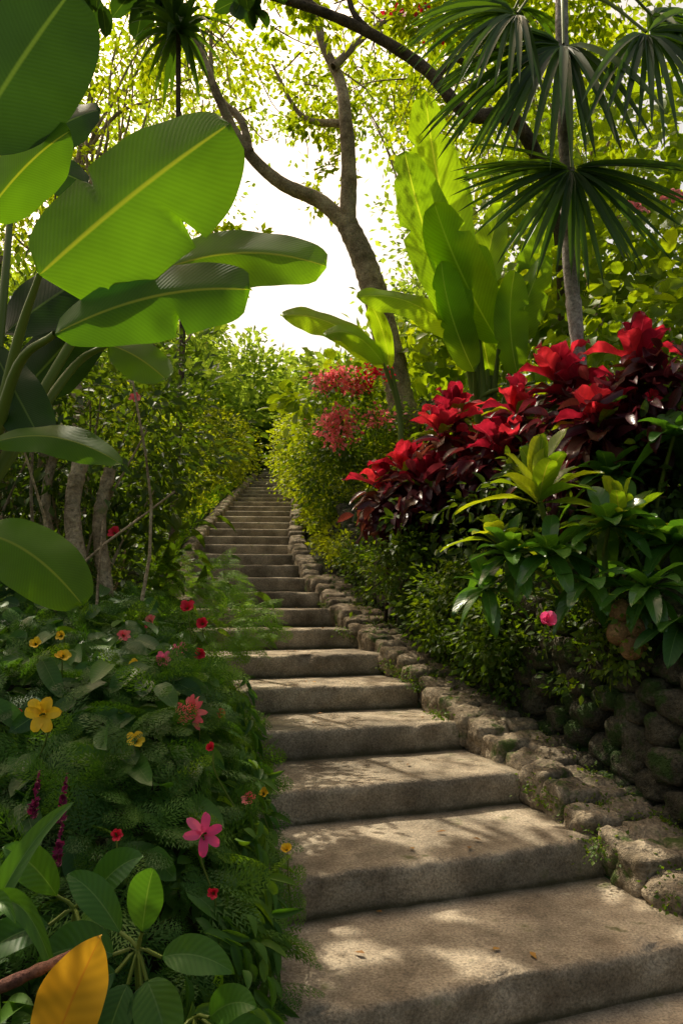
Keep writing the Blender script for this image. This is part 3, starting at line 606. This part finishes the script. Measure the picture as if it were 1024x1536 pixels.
# ------------------------------------------------------------------ near glossy plants bottom-left
def gp(name,c,leaves,mat,a=.7,b=.95):
    rt=empty(name);A=Acc();s=Acc()
    for t,w,r,nr in leaves:
        c0=np.array(c,float);t=np.array(t,float);bs=c0+(t-c0)*.25
        blade(A,bs,t,nr,w,.02,a,b,18,.3,.012,r);tube(s,[c0-np.array((0,0,.12)),c0,bs],.005,.004,n=8,seg=6)
    A.build('leaves',mat,rt);s.build('stems',M_stem,rt)
UPC=(0,-.85,.6)
gp('peace_lily_plant',(-.415,1.5,.64),[((-.37,1.45,.83),.075,.6,(0,-1,.3)),((-.62,1.5,.62),.10,.4,UPC),((-.58,1.45,.50),.09,.2,UPC),((-.32,1.4,.46),.095,.8,UPC),((-.21,1.45,.62),.075,.6,UPC),((-.47,1.4,.43),.08,.3,UPC),((-.58,1.55,.78),.07,.5,UPC),((-.36,1.4,.42),.07,.3,UPC)],G_matte)
gp('peace_lily_plant',(-.6,1.65,.66),[((-.74,1.6,.82),.08,.6,UPC),((-.43,1.6,.80),.08,.4,UPC),((-.77,1.5,.60),.08,.2,UPC),((-.5,1.5,.62),.08,.8,UPC)],G_matte)
gp('peace_lily_plant',(-.3,1.5,.50),[((-.16,1.4,.58),.07,.6,UPC),((-.42,1.4,.44),.08,.4,UPC),((-.12,1.5,.42),.07,.2,UPC),((-.28,1.35,.40),.07,.8,UPC)],G_matte)
rt=empty('crinum_plant');A=Acc()
for t,bw in [((-.55,1.45,.56),.16),((-.65,1.4,.55),.12),((-.58,1.6,.92),.05),((-.62,1.4,.74),.08),((-.9,1.4,.6),.1),((-.7,1.4,.95),.03),((-.78,1.3,.5),.12)]:
    blade(A,(-.76,1.5,.62),t,UPC,.055,bw,.25,.8,20,.5,.004,.7)
A.build('leaves',G_matte,rt)
A=Acc();blade(A,(-.54,1.34,.50),(-.425,1.30,.765),(.1,-1,.2),.12,.012,.75,.9,26,.3,.02,.8);A.build('yellow_fallen_leaf',G_yel)
A=Acc();tube(A,[(-.75,1.36,.60),(-.63,1.34,.65),(-.54,1.34,.69),(-.5,1.36,.70)],.014,.009,n=14,bump=.08);A.build('broken_branch',rockmat('red_bark',(.12,.05,.04),(.2,.09,.06),(.28,.14,.09),20))
# ------------------------------------------------------------------ flowers
def flower(name,p,R,mat,n=6,w=.4,el=25,center=True,face=(0,-1,.6)):
    rt=empty(name);A=Acc();f=nrm(np.array(face)+rng.normal(size=3)*.3);sx=nrm(np.cross(f,(0,0,1)));sy=np.cross(sx,f);p=np.array(p,float);ph=rng.random()*6
    e=math.radians(el)
    for i in range(n):
        an=ph+i*6.283/n+rng.normal()*.15;rd=sx*math.cos(an)+sy*math.sin(an)
        dd=rd*math.cos(e)+f*math.sin(e);blade(A,p+dd*R*.05,p+dd*R*(.85+.3*rng.random())-f*R*.15,f*math.cos(e)-rd*math.sin(e)+rng.normal(size=3)*.15,R*w,R*.14,.6,.6,9,.25,.04,bdir=tuple(f))
    A.build('petals',mat,rt);s=Acc();tube(s,[p-f*.01,p-np.array((0,0,.05))-f*.03,p-f*.1-np.array((rng.normal()*.03,0,.12))],.0025,.0025,n=6,seg=5,bump=0);
    if center:
        for k in range(4):
            q=p+f*R*.35+rng.normal(size=3)*R*.08;tube(s,[p,q],.0018,.0025,n=4,seg=5,bump=0)
    s.build('stem',M_stem,rt)
FL=[('pink_flower',(-.50,2.5,1.10),.075,F_coral,12,.3,30),('pink_flower',(-.33,1.75,.80),.052,F_pink,6,.45,15),('red_flower',(-.37,2.1,.93),.03,F_red,6,.7,65),('red_flower',(-.30,2.4,.95),.04,F_coral,8,.4,50),
('yellow_flower',(-.81,2.0,1.05),.055,F_yel,6,.6,25),('yellow_flower',(-.62,2.2,.93),.05,F_yel,5,.5,50),('yellow_flower',(-.95,2.5,1.24),.04,F_yel,5,.6,50),('yellow_flower',(-1.08,2.6,1.23),.035,F_yel,5,.6,50),('yellow_flower',(-.17,2.3,.82),.034,F_yel,5,.6,60),('yellow_flower',(-.27,2.55,.93),.03,F_yel,5,.6,50),
('red_flower',(-.73,3.5,1.31),.055,F_red,8,.6,50),('red_flower',(-.66,3.5,1.24),.045,F_red,8,.6,50),('pink_flower',(-.74,3.4,1.12),.05,F_pink,8,.5,40),('pink_flower',(-.9,3.5,1.25),.05,F_coral,6,.6,40),('red_flower',(-1.2,3.9,1.71),.045,F_red,8,.6,40),('red_flower',(-1.12,4.0,2.45),.045,F_coral,6,.6,40),
('red_flower',(-.33,1.9,.6),.025,F_red,6,.5,50),('pink_flower',(1.0,3.6,1.24),.08,F_pink,5,.7,60),('red_flower',(2.0,5.0,4.02),.1,F_coral,8,.4,20),('red_flower',(2.25,5.0,4.1),.1,F_coral,8,.4,20),('red_flower',(1.85,4.4,2.56),.07,F_red,6,.5,40),('yellow_flower',(-1.1,2.9,1.22),.035,F_yel,5,.6,50),
('red_flower',(-.62,3.2,1.15),.04,F_red,7,.6,50),('red_flower',(-.47,2.9,1.05),.035,F_red,7,.6,50),('pink_flower',(-.7,2.9,1.12),.045,F_pink,7,.5,40),('yellow_flower',(-.75,2.7,1.12),.035,F_yel,5,.6,50),('red_flower',(-.55,1.8,.78),.025,F_red,6,.5,50),('pink_flower',(-.95,3.2,1.2),.04,F_coral,7,.5,40),('red_flower',(-1.0,2.3,1.0),.035,F_red,6,.6,50)]
for nm,p,R,m,n,w,el in FL:
    if p[0]<0 and p[1]<3.3: p=(p[0],p[1],max(p[2]-.25,min(p[2],mound_z(p[0],p[1])+.1)) if p[1]>2.2 else p[2])
    flower(nm,p,R,m,n,w,el)
for c in [(-.78,1.85,.80),(-.70,1.8,.70),(-.73,1.9,.78)]:
    A=Acc();k=80;t=rng.random(k);P=np.array(c)+np.stack([t*.02,t*0,t*.13],1);D=rng.normal(size=(k,3));D[:,2]=.6
    inst(A,TS,P,D,rng.normal(size=(k,3)),.022*(1.1-t),.012);A.build('magenta_flower_spike',F_mag)
a=Acc();foliage(a,[((.15,8.6,3.3),(.6,.4,.55),1.5),((-.1,8.9,2.9),(.4,.4,.5),1.2),((.1,8.0,3.5),(.45,.15,.4),.5)],TS,.07,.5,46,24,.2);rt=empty('bougainvillea_bush');a.build('leaves',G_hedge,rt)
for mat,cs in ((F_red,[(.35,8.3,3.85),(.2,8.2,3.72)]),(F_coral,[(.12,8.2,3.65),(0,8.1,3.78),(-.1,8.1,3.68),(-.05,8.1,3.35),(.05,8.1,3.28),(-.12,8.1,3.2),(-.02,8.1,3.1),(.4,8.2,3.35),(-.2,8.2,3.75)])):
    a=Acc();foliage(a,[(np.array(c)+(0,-.25,0),(.1,.07,.08),1) for c in cs],TS,.045,.8,10,11,.7,.3,.8);a.build('blossoms',mat,rt)
a=Acc();foliage(a,[((.8,7.4,7.3),(.25,.2,.1),.5),((.3,7.2,7.6),(.2,.1,.1),.3),((1.3,7.2,7.45),(.2,.1,.1),.3)],TS,.06,.8,10,10,.5);a.build('red_blossoms',F_red)
a=Acc();k=30;P=[]
for i in range(k):
    n=int(rng.integers(0,9));t=rng.random();y=Dn(n)+.1+.4*rng.random();x=LX(y)+(RX(y)-LX(y))*(.08+.86*t)
    nn=np.floor((y-(x-(RX(y)+LX(y))/2)*math.tan(An(n)))/TR-2.854)
    P.append((x,y,nn*H+.012))
inst(a,TS,np.array(P),np.concatenate([rng.normal(size=(k,2)),np.zeros((k,1))],1),np.tile((0,0,1.),(k,1)),.03+.02*rng.random(k),.022);a.build('fallen_leaves',leafmat('dry_leaf',[(.15,.07,.02),(.3,.14,.03),(.4,.22,.04)],.1,(1,1,1),.7))
# ------------------------------------------------------------------ light
el=math.radians(55);az=math.radians(-33)
S=Vector((math.sin(az)*math.cos(el),math.cos(az)*math.cos(el),math.sin(el)))
L=bpy.data.lights.new('sun','SUN');L.energy=5;L.angle=math.radians(.4);L.color=(1,.91,.73)
o=bpy.data.objects.new('sun',L);o.rotation_euler=S.to_track_quat('Z','Y').to_euler();COL.objects.link(o)
w=bpy.data.worlds.new('World');sc.world=w;w.use_nodes=True;nt=w.node_tree;bg=nt.nodes['Background']
sk=nt.nodes.new('ShaderNodeTexSky');sk.sky_type='NISHITA';sk.sun_disc=False;sk.sun_elevation=el;sk.sun_rotation=az;sk.air_density=1.;sk.dust_density=6
tn=nt.nodes.new('ShaderNodeVectorMath');tn.operation='MULTIPLY';tn.inputs[1].default_value=(1.6,1.37,1.02)
nt.links.new(sk.outputs[0],tn.inputs[0]);nt.links.new(tn.outputs[0],bg.inputs[0]);bg.inputs[1].default_value=.15
cam=bpy.data.cameras.new('camera');co=bpy.data.objects.new('camera',cam);COL.objects.link(co)
co.location=(0,0,EYE);co.rotation_euler=(math.radians(90),0,0)
cam.sensor_fit='VERTICAL';cam.sensor_height=36;cam.lens=36*1100/1536;cam.shift_y=132/1536;cam.clip_end=3000;cam.clip_start=.05
sc.camera=co
sc.view_settings.view_transform='Standard';sc.view_settings.look='None';sc.view_settings.exposure=0
